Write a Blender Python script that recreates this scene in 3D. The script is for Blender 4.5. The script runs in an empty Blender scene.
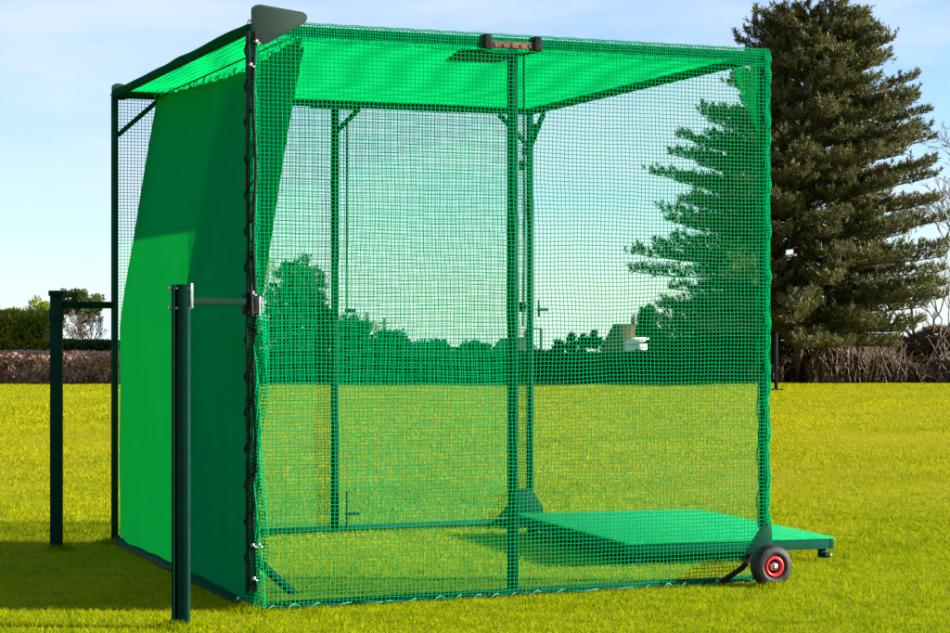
import bpy, math, random
import numpy as np
R = math.radians
rng = np.random.default_rng(7)
random.seed(7)
S = bpy.context.scene
COL = S.collection
F = 2017.0; CAMH = 1.5; HY = 316.5

# ------------------------------------------------------------------ helpers
def wx(px, d): return (px - 475.0) / F * d
def wz(py, d): return CAMH - (py - HY) / F * d

def tag(o, label=None, cat=None, group=None, kind=None):
    if label: o['label'] = label
    if cat: o['category'] = cat
    if group: o['group'] = group
    if kind: o['kind'] = kind
    return o

def empty(name, loc, rz=0.0):
    o = bpy.data.objects.new(name, None)
    o.empty_display_size = 0.2
    o.location = loc; o.rotation_euler = (0, 0, rz)
    COL.objects.link(o)
    return o

def mesh_np(name, V, faces, mat, parent=None, smooth=False):
    """faces: list of int arrays (n,k)"""
    V = np.asarray(V, dtype=np.float32)
    me = bpy.data.meshes.new(name)
    me.vertices.add(len(V)); me.vertices.foreach_set('co', V.ravel())
    loops = np.concatenate([np.asarray(f, dtype=np.int32).ravel() for f in faces])
    tot = np.concatenate([np.full(len(f), np.asarray(f).shape[1], dtype=np.int32) for f in faces])
    start = np.concatenate([[0], np.cumsum(tot)[:-1]]).astype(np.int32)
    me.loops.add(len(loops)); me.loops.foreach_set('vertex_index', loops)
    me.polygons.add(len(tot)); me.polygons.foreach_set('loop_start', start)
    me.polygons.foreach_set('loop_total', tot)
    if smooth: me.polygons.foreach_set('use_smooth', np.ones(len(tot), dtype=bool))
    me.materials.append(mat)
    me.update(calc_edges=True); me.validate()
    o = bpy.data.objects.new(name, me)
    COL.objects.link(o)
    if parent is not None: o.parent = parent
    return o

class MB:
    def __init__(s): s.V = []; s.Q = []; s.T = []; s.N = []; s.n = 0
    def add(s, V, Q=None, T=None, N=None):
        V = np.asarray(V, dtype=float)
        if Q is not None and len(Q): s.Q.append(np.asarray(Q) + s.n)
        if T is not None and len(T): s.T.append(np.asarray(T) + s.n)
        if N is not None:
            for f in N: s.N.append([i + s.n for i in f])
        s.V.append(V); s.n += len(V)
    def box(s, c, size, M=None):
        c = np.array(c, float); h = np.array(size, float) / 2
        P = np.array([[x, y, z] for z in (-1, 1) for y in (-1, 1) for x in (-1, 1)], float) * h
        if M is not None: P = P @ np.array(M).T
        s.add(P + c, Q=[[0, 2, 3, 1], [4, 5, 7, 6], [0, 1, 5, 4], [2, 6, 7, 3], [0, 4, 6, 2], [1, 3, 7, 5]])
    def tube(s, pts, r, n=8, cap=True):
        pts = np.asarray(pts, float); m = len(pts)
        r = np.broadcast_to(np.asarray(r, float), (m,))
        t = np.gradient(pts, axis=0); t /= (np.linalg.norm(t, axis=1, keepdims=True) + 1e-9)
        ref = np.array([0, 0, 1.0]) if abs(t[:, 2]).mean() < 0.8 else np.array([1.0, 0, 0])
        a = np.cross(t, ref); a /= (np.linalg.norm(a, axis=1, keepdims=True) + 1e-9)
        b = np.cross(t, a)
        th = np.arange(n) * 2 * math.pi / n
        V = pts[:, None, :] + r[:, None, None] * (np.cos(th)[None, :, None] * a[:, None, :] + np.sin(th)[None, :, None] * b[:, None, :])
        i = np.arange(m - 1)[:, None] * n; j = np.arange(n)[None, :]; k = (j + 1) % n
        Q = np.stack([i + j, i + n + j, i + n + k, i + k], axis=-1).reshape(-1, 4)
        N = [list(range(n)), list(range((m - 1) * n, m * n))[::-1]] if cap else None
        s.add(V.reshape(-1, 3), Q=Q, N=N)
    def prism(s, poly, a, b, t):
        """poly: 3D points of outline; extruded by vector t"""
        P = np.array(poly, float); t = np.array(t, float); n = len(P)
        N = [list(range(n)), list(range(n, 2 * n))[::-1]]
        Q = [[i, i + n, (i + 1) % n + n, (i + 1) % n] for i in range(n)]
        s.add(np.vstack([P, P + t]), Q=Q, N=N)
    def build(s, name, mat, parent=None, smooth=False, bevel=0.0):
        faces = []
        if s.Q: faces.append(np.concatenate(s.Q))
        if s.T: faces.append(np.concatenate(s.T))
        for f in s.N: faces.append(np.array([f]))
        o = mesh_np(name, np.vstack(s.V), faces, mat, parent, smooth)
        if bevel:
            m = o.modifiers.new('bevel', 'BEVEL'); m.width = bevel; m.segments = 2; m.limit_method = 'ANGLE'
        return o

def nrm(v): return v / (np.linalg.norm(v, axis=-1, keepdims=True) + 1e-9)

def leaf_arrays(C, D, L, W, up=None):
    n = len(C); D = nrm(D)
    rnd = rng.normal(size=(n, 3)) if up is None else up
    Sd = nrm(np.cross(D, rnd))
    L = np.broadcast_to(np.asarray(L, float), (n,))[:, None]; W = np.broadcast_to(np.asarray(W, float), (n,))[:, None]
    V = np.stack([C, C + D * L * .5 + Sd * W * .5, C + D * L, C + D * L * .5 - Sd * W * .5], axis=1).reshape(-1, 3)
    Q = np.arange(n * 4).reshape(-1, 4)
    return V, Q

# ------------------------------------------------------------------ materials
def newmat(name):
    m = bpy.data.materials.new(name); m.use_nodes = True
    nt = m.node_tree; nt.nodes.clear()
    return m, nt, nt.nodes, nt.links

def ramp(nodes, stops):
    r = nodes.new('ShaderNodeValToRGB'); e = r.color_ramp.elements
    while len(e) < len(stops): e.new(0.5)
    for i, (p, c) in enumerate(stops):
        e[i].position = p; e[i].color = (*c, 1)
    return r

def noise(nodes, links, scale, detail=4, rough=.6, coord='Object', stretch=None):
    tc = nodes.new('ShaderNodeTexCoord'); n = nodes.new('ShaderNodeTexNoise')
    n.inputs['Scale'].default_value = scale; n.inputs['Detail'].default_value = detail; n.inputs['Roughness'].default_value = rough
    if stretch:
        mp = nodes.new('ShaderNodeMapping'); mp.inputs['Scale'].default_value = stretch
        links.new(tc.outputs[coord], mp.inputs[0]); links.new(mp.outputs[0], n.inputs['Vector'])
    else: links.new(tc.outputs[coord], n.inputs['Vector'])
    return n

def solid(name, c1, c2, rough=.5, scale=8, spec=.4, metal=0.0, bump=0.0, stretch=None, bscale=None):
    m, nt, N, L = newmat(name)
    o = N.new('ShaderNodeOutputMaterial'); p = N.new('ShaderNodeBsdfPrincipled')
    nz = noise(N, L, scale, stretch=stretch); r = ramp(N, [(.35, c1), (.65, c2)])
    L.new(nz.outputs['Fac'], r.inputs[0]); L.new(r.outputs[0], p.inputs['Base Color'])
    p.inputs['Roughness'].default_value = rough; p.inputs['Metallic'].default_value = metal
    p.inputs['Specular IOR Level'].default_value = spec
    if bump:
        nb = noise(N, L, bscale or scale * 6, stretch=stretch); b = N.new('ShaderNodeBump'); b.inputs['Strength'].default_value = bump
        b.inputs['Distance'].default_value = .01
        L.new(nb.outputs['Fac'], b.inputs['Height']); L.new(b.outputs[0], p.inputs['Normal'])
    L.new(p.outputs[0], o.inputs[0])
    return m

def cloth(name, c1, c2, trans, tcol, scale=3, stretch=(1, 1, 1), bump=.3, weave=260):
    """woven fabric that lets light through"""
    m, nt, N, L = newmat(name)
    o = N.new('ShaderNodeOutputMaterial'); d = N.new('ShaderNodeBsdfDiffuse'); t = N.new('ShaderNodeBsdfTranslucent')
    mx = N.new('ShaderNodeMixShader'); mx.inputs[0].default_value = trans
    nz = noise(N, L, scale, stretch=stretch); r = ramp(N, [(.3, c1), (.7, c2)])
    L.new(nz.outputs['Fac'], r.inputs[0]); L.new(r.outputs[0], d.inputs['Color'])
    mc = N.new('ShaderNodeMixRGB'); mc.blend_type = 'MULTIPLY'; mc.inputs[0].default_value = .35
    mc.inputs[1].default_value = (*tcol, 1)
    r2 = ramp(N, [(.3, (.6, .6, .6)), (.7, (1, 1, 1))])
    nw = noise(N, L, weave / 6, detail=3, stretch=(.25, .25, 4)); L.new(nw.outputs['Fac'], r2.inputs[0]); L.new(r2.outputs[0], mc.inputs[2])
    L.new(mc.outputs[0], t.inputs['Color'])
    b = N.new('ShaderNodeBump'); b.inputs['Strength'].default_value = bump; b.inputs['Distance'].default_value = .004
    L.new(nw.outputs['Fac'], b.inputs['Height']); L.new(b.outputs[0], d.inputs['Normal']); L.new(b.outputs[0], t.inputs['Normal'])
    L.new(d.outputs[0], mx.inputs[1]); L.new(t.outputs[0], mx.inputs[2]); L.new(mx.outputs[0], o.inputs[0])
    return m

def foliage(name, stops, trans=.3, tmul=1.2, rough=.5):
    """leaf colour varies from leaf to leaf"""
    m, nt, N, L = newmat(name)
    o = N.new('ShaderNodeOutputMaterial'); p = N.new('ShaderNodeBsdfPrincipled'); t = N.new('ShaderNodeBsdfTranslucent')
    g = N.new('ShaderNodeNewGeometry'); r = ramp(N, stops)
    nz = noise(N, L, 1.3, detail=3)
    ad = N.new('ShaderNodeMath'); ad.operation = 'MULTIPLY_ADD'; ad.inputs[1].default_value = .6
    L.new(g.outputs['Random Per Island'], ad.inputs[0])
    m2 = N.new('ShaderNodeMath'); m2.operation = 'MULTIPLY_ADD'; m2.inputs[1].default_value = 1.2; m2.inputs[2].default_value = -.4
    L.new(nz.outputs['Fac'], m2.inputs[0]); L.new(m2.outputs[0], ad.inputs[2])
    L.new(ad.outputs[0], r.inputs[0]); L.new(r.outputs[0], p.inputs['Base Color']); L.new(r.outputs[0], t.inputs['Color'])
    p.inputs['Roughness'].default_value = rough; p.inputs['Specular IOR Level'].default_value = .25
    mx = N.new('ShaderNodeMixShader'); mx.inputs[0].default_value = trans
    L.new(p.outputs[0], mx.inputs[1]); L.new(t.outputs[0], mx.inputs[2]); L.new(mx.outputs[0], o.inputs[0])
    return m

M_pole = solid('green_powder_coat', (.002, .040, .022), (.003, .055, .03), rough=.75, spec=.06, scale=12, bump=.05)
M_postblk = solid('dark_green_paint', (.0015, .022, .015), (.002, .03, .02), rough=.7, spec=.07, scale=12)
M_black = solid('black_rubber', (.008, .008, .009), (.018, .018, .02), rough=.8, spec=.08, scale=30, bump=.2)
M_tyre = solid('tyre_rubber', (.010, .010, .011), (.034, .031, .026), rough=.55, spec=.2, scale=40, bump=.15)
M_red = solid('red_plastic', (.65, .015, .02), (.75, .03, .03), rough=.35, scale=20)
M_steel = solid('galvanised_steel', (.35, .36, .36), (.55, .56, .56), rough=.35, metal=.8, scale=40)
M_rust = solid('rusty_steel', (.03, .014, .010), (.20, .09, .05), rough=.8, scale=60, bump=.4)
M_plate = solid('grey_green_steel_plate', (.014, .03, .024), (.018, .034, .027), rough=.7, spec=.12, scale=9, bump=.05)
M_plateg = solid('green_steel_plate', (.004, .07, .04), (.006, .085, .05), rough=.8, spec=.08, scale=9)
M_net = cloth('net_twine', (.001, .33, .115), (.002, .39, .14), .4, (.001, .58, .16), scale=6, bump=0)
M_rope = cloth('pale_rope', (.03, .22, .18), (.14, .42, .36), .15, (.1, .4, .3), scale=25, bump=0)
M_roof = cloth('roof_shade_cloth', (.002, .16, .05), (.003, .20, .065), .8, (.002, .54, .11), scale=2)
M_sheet = cloth('impact_sheet_cloth', (.001, .33, .10), (.0015, .39, .115), .5, (.001, .10, .006), scale=1.5, stretch=(1, 1, .4))
M_hem = cloth('dark_hem_webbing', (.002, .07, .04), (.004, .11, .06), .2, (.003, .12, .07), scale=20, bump=0)
M_mat = solid('green_turf_mat', (.004, .27, .085), (.010, .42, .14), rough=.9, spec=.1, scale=30, bump=.5, bscale=500)
M_fascia = solid('green_platform_edge', (.002, .050, .032), (.003, .06, .04), rough=.8, spec=.06, scale=9)

# ------------------------------------------------------------------ world, sun, camera
SUN_EL = 16.5; SUN_AZ = math.degrees(math.atan2(-.05, 1.0))   # math angle from +X
S.world = bpy.data.worlds.new('World'); S.world.use_nodes = True
nt = S.world.node_tree; N = nt.nodes; L = nt.links; N.clear()
wo = N.new('ShaderNodeOutputWorld'); bg = N.new('ShaderNodeBackground'); sky = N.new('ShaderNodeTexSky')
sky.sky_type = 'NISHITA'; sky.sun_disc = False; sky.sun_elevation = R(SUN_EL); sky.sun_rotation = R(90 - SUN_AZ)
sky.air_density = .8; sky.dust_density = .1; sky.ozone_density = 4.0
tc = N.new('ShaderNodeTexCoord'); sx = N.new('ShaderNodeSeparateXYZ'); cx = N.new('ShaderNodeCombineXYZ')
mxz = N.new('ShaderNodeMath'); mxz.operation = 'MAXIMUM'; mxz.inputs[1].default_value = .012
L.new(tc.outputs['Generated'], sx.inputs[0]); L.new(sx.outputs[0], cx.inputs[0]); L.new(sx.outputs[1], cx.inputs[1])
L.new(sx.outputs[2], mxz.inputs[0]); L.new(mxz.outputs[0], cx.inputs[2]); L.new(cx.outputs[0], sky.inputs[0])
mp = N.new('ShaderNodeMapping'); mp.inputs['Scale'].default_value = (2.2, 2.2, 9.0); mp.inputs['Location'].default_value = (.35, 0, .2)
mp.inputs['Rotation'].default_value = (0, R(12), 0)
nz = N.new('ShaderNodeTexNoise'); nz.inputs['Scale'].default_value = 2.2; nz.inputs['Detail'].default_value = 7; nz.inputs['Roughness'].default_value = .55
nz.inputs['Distortion'].default_value = .4
L.new(cx.outputs[0], mp.inputs[0]); L.new(mp.outputs[0], nz.inputs['Vector'])
rp = ramp(N, [(.36, (.08, .08, .08)), (.66, (1, 1, 1))]); L.new(nz.outputs['Fac'], rp.inputs[0])
mfac = N.new('ShaderNodeMath'); mfac.operation = 'MULTIPLY'; mfac.inputs[1].default_value = .75; L.new(rp.outputs[0], mfac.inputs[0])
cl = N.new('ShaderNodeMixRGB'); cl.inputs[2].default_value = (3.7, 4.1, 4.6, 1)
L.new(mfac.outputs[0], cl.inputs[0]); L.new(sky.outputs[0], cl.inputs[1])
L.new(cl.outputs[0], bg.inputs[0]); bg.inputs[1].default_value = .07
L.new(bg.outputs[0], wo.inputs[0])

sl = bpy.data.lights.new('Sun', 'SUN'); sl.energy = 5.0; sl.angle = R(.5); sl.color = (1, .95, .86)
so = bpy.data.objects.new('Sun', sl); COL.objects.link(so)
from mathutils import Vector
sd = Vector((math.cos(R(SUN_EL)) * math.cos(R(SUN_AZ)), math.cos(R(SUN_EL)) * math.sin(R(SUN_AZ)), math.sin(R(SUN_EL))))
so.rotation_euler = sd.to_track_quat('Z', 'Y').to_euler(); so.location = (20, 5, 12)

cam = bpy.data.cameras.new('Camera'); co = bpy.data.objects.new('Camera', cam); COL.objects.link(co)
co.location = (0, 0, CAMH); co.rotation_euler = (R(90), 0, 0)
cam.sensor_width = 36; cam.lens = 36 * F / 950; cam.clip_end = 8000; cam.clip_start = .05
S.camera = co
S.view_settings.view_transform = 'Standard'; S.view_settings.look = 'None'; S.view_settings.exposure = 1.7
S.view_settings.gamma = 1; S.view_settings.use_curve_mapping = False

# ------------------------------------------------------------------ ground
def ground_h(x, y):
    r = np.maximum(y - 52, 0)
    return -0.045 * r * (r / (r + 60.0)) + 0 * x

def lawn_nodes(N, L, base_only=False):
    tc = N.new('ShaderNodeNewGeometry')
    def nz(scale, stretch=(1, 1, 1), det=4):
        mp = N.new('ShaderNodeMapping'); mp.inputs['Scale'].default_value = stretch
        n = N.new('ShaderNodeTexNoise'); n.inputs['Scale'].default_value = scale; n.inputs['Detail'].default_value = det
        n.inputs['Roughness'].default_value = .65
        L.new(tc.outputs['Position'], mp.inputs[0]); L.new(mp.outputs[0], n.inputs['Vector']); return n
    return nz

m, nt, N, L = newmat('field_turf')
o_ = N.new('ShaderNodeOutputMaterial'); p = N.new('ShaderNodeBsdfPrincipled'); nzf = lawn_nodes(N, L)
n1 = nzf(.35, det=5); n2 = nzf(9, det=6); n3 = nzf(60, det=3)
r1 = ramp(N, [(.3, (.20, .19, .004)), (.5, (.27, .225, .004)), (.72, (.31, .25, .007))]); L.new(n1.outputs['Fac'], r1.inputs[0])
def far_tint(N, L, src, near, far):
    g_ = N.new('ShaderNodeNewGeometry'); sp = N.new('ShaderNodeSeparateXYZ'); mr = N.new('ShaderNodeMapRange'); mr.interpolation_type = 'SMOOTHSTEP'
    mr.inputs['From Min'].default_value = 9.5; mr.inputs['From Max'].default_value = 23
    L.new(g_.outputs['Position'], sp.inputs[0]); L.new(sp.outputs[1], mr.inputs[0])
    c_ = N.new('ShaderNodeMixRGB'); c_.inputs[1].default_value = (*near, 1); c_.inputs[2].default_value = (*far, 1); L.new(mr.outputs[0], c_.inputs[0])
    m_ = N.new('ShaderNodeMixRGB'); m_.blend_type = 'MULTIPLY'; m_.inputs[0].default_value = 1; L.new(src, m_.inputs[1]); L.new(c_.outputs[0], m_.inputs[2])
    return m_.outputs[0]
NEAR, FAR = (1.02, 1.22, .4), (1.25, 1.28, 1.0)  # dimmer foreground, brighter distance: light falloff painted into the grass colour
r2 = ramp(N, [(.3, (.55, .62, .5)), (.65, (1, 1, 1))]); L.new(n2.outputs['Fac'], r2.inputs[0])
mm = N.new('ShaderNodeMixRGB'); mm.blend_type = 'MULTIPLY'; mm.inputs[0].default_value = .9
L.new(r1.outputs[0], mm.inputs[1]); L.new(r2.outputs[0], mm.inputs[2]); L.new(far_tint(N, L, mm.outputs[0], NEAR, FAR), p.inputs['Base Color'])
p.inputs['Roughness'].default_value = .95; p.inputs['Specular IOR Level'].default_value = .05
b1 = N.new('ShaderNodeBump'); b1.inputs['Strength'].default_value = .9; b1.inputs['Distance'].default_value = .03
ad = N.new('ShaderNodeMath'); ad.operation = 'ADD'; L.new(n2.outputs['Fac'], ad.inputs[0])
m3 = N.new('ShaderNodeMath'); m3.operation = 'MULTIPLY'; m3.inputs[1].default_value = .5; L.new(n3.outputs['Fac'], m3.inputs[0]); L.new(m3.outputs[0], ad.inputs[1])
L.new(ad.outputs[0], b1.inputs['Height']); L.new(b1.outputs[0], p.inputs['Normal']); L.new(p.outputs[0], o_.inputs[0])
M_turf = m

xs = np.concatenate([np.linspace(-2500, -60, 20), np.linspace(-50, 50, 41), np.linspace(60, 2500, 20)])
ys = np.concatenate([[-300, -100, -30, -10], np.linspace(0, 60, 49), np.linspace(64, 300, 40), np.linspace(330, 3000, 30)])
X, Y = np.meshgrid(xs, ys); Z = ground_h(X, Y) + np.where((Y > 16) & (Y < 50), .012 * np.sin(X * .7 + Y * .3) * np.sin(Y * .45), 0)
nx, ny = len(xs), len(ys); i = (np.arange(ny - 1)[:, None] * nx + np.arange(nx - 1)[None, :]).ravel()
g = mesh_np('grass_field', np.stack([X, Y, Z], -1).reshape(-1, 3), [np.stack([i, i + 1, i + nx + 1, i + nx], -1)], M_turf, smooth=True)
tag(g, 'wide mown yellow-green playing field', kind='structure')

# blades of the lawn
m, nt, N, L = newmat('grass_blade')
o_ = N.new('ShaderNodeOutputMaterial'); d_ = N.new('ShaderNodeBsdfDiffuse'); t_ = N.new('ShaderNodeBsdfTranslucent'); nzf = lawn_nodes(N, L)
n1 = nzf(.5, det=5); n2 = nzf(5, det=4); gi = N.new('ShaderNodeNewGeometry')
r1 = ramp(N, [(.25, (.10, .14, .002)), (.5, (.23, .24, .004)), (.75, (.36, .32, .008))])
a1 = N.new('ShaderNodeMath'); a1.operation = 'MULTIPLY_ADD'; a1.inputs[1].default_value = .45; L.new(gi.outputs['Random Per Island'], a1.inputs[0])
a2 = N.new('ShaderNodeMath'); a2.operation = 'MULTIPLY_ADD'; a2.inputs[1].default_value = .6; L.new(n1.outputs['Fac'], a2.inputs[0]); L.new(a2.outputs[0], a1.inputs[2])
a3 = N.new('ShaderNodeMath'); a3.operation = 'MULTIPLY_ADD'; a3.inputs[1].default_value = .9; a3.inputs[2].default_value = -.45; L.new(n2.outputs['Fac'], a3.inputs[0]); L.new(a3.outputs[0], a2.inputs[2])
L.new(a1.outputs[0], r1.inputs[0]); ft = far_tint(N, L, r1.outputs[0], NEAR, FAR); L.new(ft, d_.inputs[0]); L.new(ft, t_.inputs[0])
mx = N.new('ShaderNodeMixShader'); mx.inputs[0].default_value = .4; L.new(d_.outputs[0], mx.inputs[1]); L.new(t_.outputs[0], mx.inputs[2]); L.new(mx.outputs[0], o_.inputs[0])
M_blade = m
def blades():
    Vs = []
    for (d0, d1, dens, hgt, wid) in ((8.0, 13.2, 5200, .022, .0045), (13.2, 19, 2600, .024, .007), (19, 28, 1300, .026, .009), (28, 45, 560, .030, .013)):
        x1 = .26 * d1 + 1.2; n = int(dens * (d1 - d0) * 2 * x1)
        x = rng.uniform(-x1, x1, n); y = rng.uniform(d0, d1, n)
        keep = np.abs(x) < .26 * y + 1.2; x = x[keep]; y = y[keep]; n = len(x)
        cl = .5 + .5 * np.sin(x * 9 + 3 * np.sin(y * 5)) * np.sin(y * 8 + 2 * np.sin(x * 6))
        h = hgt * rng.uniform(.5, 1.3, n) * (.75 + .5 * cl); a = rng.uniform(0, 2 * math.pi, n); w = wid * rng.uniform(.7, 1.3, n)
        lean = rng.normal(0, .6, (n, 2)) * h[:, None]
        A = np.stack([x + np.cos(a) * w / 2, y + np.sin(a) * w / 2, np.full(n, -.004)], -1)
        B = np.stack([x - np.cos(a) * w / 2, y - np.sin(a) * w / 2, np.full(n, -.004)], -1)
        C = np.stack([x + lean[:, 0], y + lean[:, 1], h], -1)
        Vs.append(np.stack([A, B, C], 1).reshape(-1, 3))
    for (cx_, cy_, rr) in ((wx(181, 9.73), 9.73, .11), (wx(56.5, 12.95), 12.95, .10), (-1.15, 10.3, .12), (-2.39, 13.36, .12), (wx(771, 11.22), 11.2, .10)):
        n = 900; a0 = rng.uniform(0, 6.283, n); q = rr * rng.uniform(.3, 1.2, n); x = cx_ + q * np.cos(a0); y = cy_ + q * np.sin(a0)
        h = .05 * rng.uniform(.4, 1.3, n) * (1.25 - q / rr * .7); a = rng.uniform(0, 6.283, n); w = .0045
        A = np.stack([x + np.cos(a) * w / 2, y + np.sin(a) * w / 2, np.zeros(n)], -1); B = np.stack([x - np.cos(a) * w / 2, y - np.sin(a) * w / 2, np.zeros(n)], -1)
        C = np.stack([x + rng.normal(0, .014, n), y + rng.normal(0, .014, n), h], -1); Vs.append(np.stack([A, B, C], 1).reshape(-1, 3))
    V = np.vstack(Vs)
    return mesh_np('grass', V, [np.arange(len(V)).reshape(-1, 3)], M_blade)
tag(blades(), 'short mown grass blades covering the field', 'grass', kind='stuff')

# ------------------------------------------------------------------ the cage
U, W, H = 3.00, 3.30, 2.97
ANG = R(22.0)
cage = empty('practice_cage', (-1.15, 10.3, 0), ANG)
tag(cage, 'large green netted golf practice cage with cloth roof and one red-rimmed wheel', 'practice cage')

def bar(name, a, b, r=.024, mat=None, parent=cage, n=12):
    mb = MB(); mb.tube([a, b], r, n); return mb.build(name, mat or M_pole, parent, smooth=False)
def sqbar(name, a, b, s, mat, parent=cage, bevel=.004):
    a = np.array(a, float); b = np.array(b, float); d = b - a; l = np.linalg.norm(d); z = d / l
    ref = np.array([0, 0, 1.]) if abs(z[2]) < .9 else np.array([1., 0, 0])
    x = np.cross(ref, z); x /= np.linalg.norm(x); y = np.cross(z, x)
    mb = MB(); mb.box((a + b) / 2, (s if np.isscalar(s) else s[0], s if np.isscalar(s) else s[1], l), np.stack([x, y, z], 1))
    return mb.build(name, mat, parent, bevel=bevel)

poles = {}
for k, (u, w, r) in {'fl': (0, 0, .022), 'bl': (0, W, .024), 'fr': (U, 0, .023), 'br': (U, W, .026), 'fm': (U * .5 - .02, .05, .030), 'bm': (U * .5 + .03, W, .026)}.items():
    mb = MB(); mb.tube([(u, w, .0), (u, w, H)], r, 16)
    poles[k] = mb.build('upright_pole', M_pole, cage, smooth=True)
for a, b in (((0, 0), (U, 0)), ((0, W), (U, W)), ((0, 0), (0, W)), ((U, 0), (U, W))):
    mb = MB(); mb.tube([(a[0], a[1], H), (b[0], b[1], H)], .026, 14); mb.build('top_rail', M_hem if a == (0, 0) and b[0] == 0 else M_pole, cage, smooth=True)
mb = MB(); mb.tube([(0, W, .035), (U, W, .035)], .018, 10); mb.build('base_rail', M_pole, cage, smooth=True)
mb = MB(); mb.tube([(0, 0, .012), (0, W, .012)], .020, 10); mb.build('base_rail', M_pole, cage, smooth=True)
mb = MB(); mb.tube([(0.02, .02, .022), (U - .05, .02, .022)], .014, 10); mb.build('base_rail', M_pole, cage, smooth=True)
# knee braces
for a, b in (((.02, W, H - .27), (.29, W, H - .03)), ((U - .02, W, H - .24), (U - .24, W, H - .03)),
             ((U, W - .02, H - .24), (U, W - .24, H - .03)), ((U * .5 + .03, W - .02, H - .2), (U * .5 + .2, W - .02, H - .03))):
    sqbar('knee_brace', a, b, (.03, .03), M_pole)
sqbar('floor_brace', (.02, .02, .27), (.33, .34, .03), (.045, .03), M_postblk)
# corner plates (vertical, rounded triangle, on the outer face)
def tri_plate(u0, w0, side=1, L_=.29, zt=.115, zb=-.075):
    pts = [(-.005, zt - .03), (.0, zt - .012), (.02, zt), (.045, zt + .004), (L_ - .02, zt - .022), (L_, zt - .035), (L_ + .003, zt - .055),
           (L_ - .012, zt - .08), (.065, zb - .012), (.045, zb - .012), (.0, zb + .02)]
    mb = MB(); mb.prism([(u0 + a * side, w0, H + b) for a, b in pts], 0, 0, (0, .006, 0)); return mb
tri_plate(.0, -.045).build('corner_plate', M_plate, cage, bevel=.0015)
tri_plate(-.01, W + .03, L_=.2, zt=.075, zb=-.02).build('corner_plate', M_plate, cage, bevel=.0015)
# plates under the roof at the middle of the front and back rails
mb = MB(); mb.prism([(1.17, .03, H - .045), (1.60, .03, H - .045), (1.57, .52, H - .045), (1.28, .55, H - .045)], 0, 0, (0, 0, .006)); mb.build('roof_plate', M_plateg, cage)
mb = MB(); mb.prism([(1.22, W - .55, H - .045), (1.52, W - .55, H - .045), (1.68, W - .02, H - .045), (1.34, W - .02, H - .045)], 0, 0, (0, 0, .006)); mb.build('roof_plate', M_plateg, cage)
# rusty hinge with black clamps in the middle of the front rail
mb = MB(); mb.box((1.44, -.035, H - .018), (.28, .022, .036))
for k in range(5): mb.tube([(1.34 + .05 * k, -.05, H - .02), (1.34 + .05 * k, -.02, H - .02)], .012, 8)
hg = mb.build('hinge_bracket', M_rust, cage, bevel=.003)
for u in (1.295, 1.585):
    mb = MB(); mb.box((u, -.01, H + .0), (.045, .09, .07)); mb.box((u, -.05, H - .022), (.05, .02, .05)); mb.build('clamp', M_black, hg, bevel=.008)
# foot gusset on the back right pole
gz = .0
mb = MB()
mb.prism([(U - .26, W - .03, .07), (U + .10, W - .03, .07), (U + .09, W - .03, .13), (U + .0, W - .03, .27), (U - .10, W - .03, .27), (U - .16, W - .03, .17)], 0, 0, (0, .03, 0))
mb.box((U - .08, W - .1, .035), (.34, .16, .05))
mb.build('foot_gusset', M_postblk, cage, bevel=.004)
# thin rods with handles beside the back poles and the front middle pole
def rod(u, w, z0, z1, hz, hl):
    mb = MB(); mb.tube([(u, w, z0), (u, w, z1)], .007, 8)
    o = mb.build('adjusting_rod', M_pole, cage)
    mb = MB(); mb.box((u + hl / 2 - .01, w, hz), (hl, .02, .022)); mb.build('handle', M_postblk, o, bevel=.003)
rod(1.60, W - .05, 1.5, H - .1, 1.54, .075)
rod(U + .055, W - .03, 1.5, 1.62, 1.55, .08)
rod(1.60, W - .05, .04, .30, .14, .10)
mb = MB(); mb.tube([(1.56, .09, 1.45), (1.565, .09, 2.0), (1.56, .085, H - .05)], .005, 6); mb.build('pull_rope', M_pole, cage)
for (u, w, z) in ((U + .035, W - .02, 2.86), (U - .03, W - .05, 2.72), (U - .06, W - .04, 2.68), (1.55, .08, 2.32), (1.55, .08, 1.55)):
    mb = MB(); mb.box((u, w, z), (.03, .03, .05)); mb.tube([(u - .02, w - .02, z), (u + .03, w - .02, z + .01)], .007, 8); mb.build('cleat', M_postblk, cage, bevel=.003)

# roof cloth
def grid(fn, nu, nv, name, mat, parent=cage, smooth=True):
    a = np.linspace(0, 1, nu); b = np.linspace(0, 1, nv); A, B = np.meshgrid(a, b)
    V = np.stack(fn(A, B), -1).reshape(-1, 3)
    i = (np.arange(nv - 1)[:, None] * nu + np.arange(nu - 1)[None, :]).ravel()
    return mesh_np(name, V, [np.stack([i, i + 1, i + nu + 1, i + nu], -1)], mat, parent, smooth)
def roof_fn(A, B):
    u = -.03 + A * (U + .06); w = -.02 + B * (W + .05)
    sag = -.035 * np.sin(A * math.pi) * np.sin(B * math.pi)
    edge = np.minimum(np.minimum(A, 1 - A), np.minimum(B, 1 - B))
    wr = .004 * np.sin(u * 7 + w * 3) * np.sin(w * 5) + .003 * np.sin(u * 23 + 4 * np.sin(w * 2))
    return u, w, H + .027 + np.where(edge < .001, -.03, 0) + sag + wr * (edge > .03) + .004 * np.sin(u * 150 + w * 3 + 2 * np.sin(w * 4)) * (u < .34) * (edge > .001)
grid(roof_fn, 200, 70, 'roof_cover', M_roof)

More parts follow.
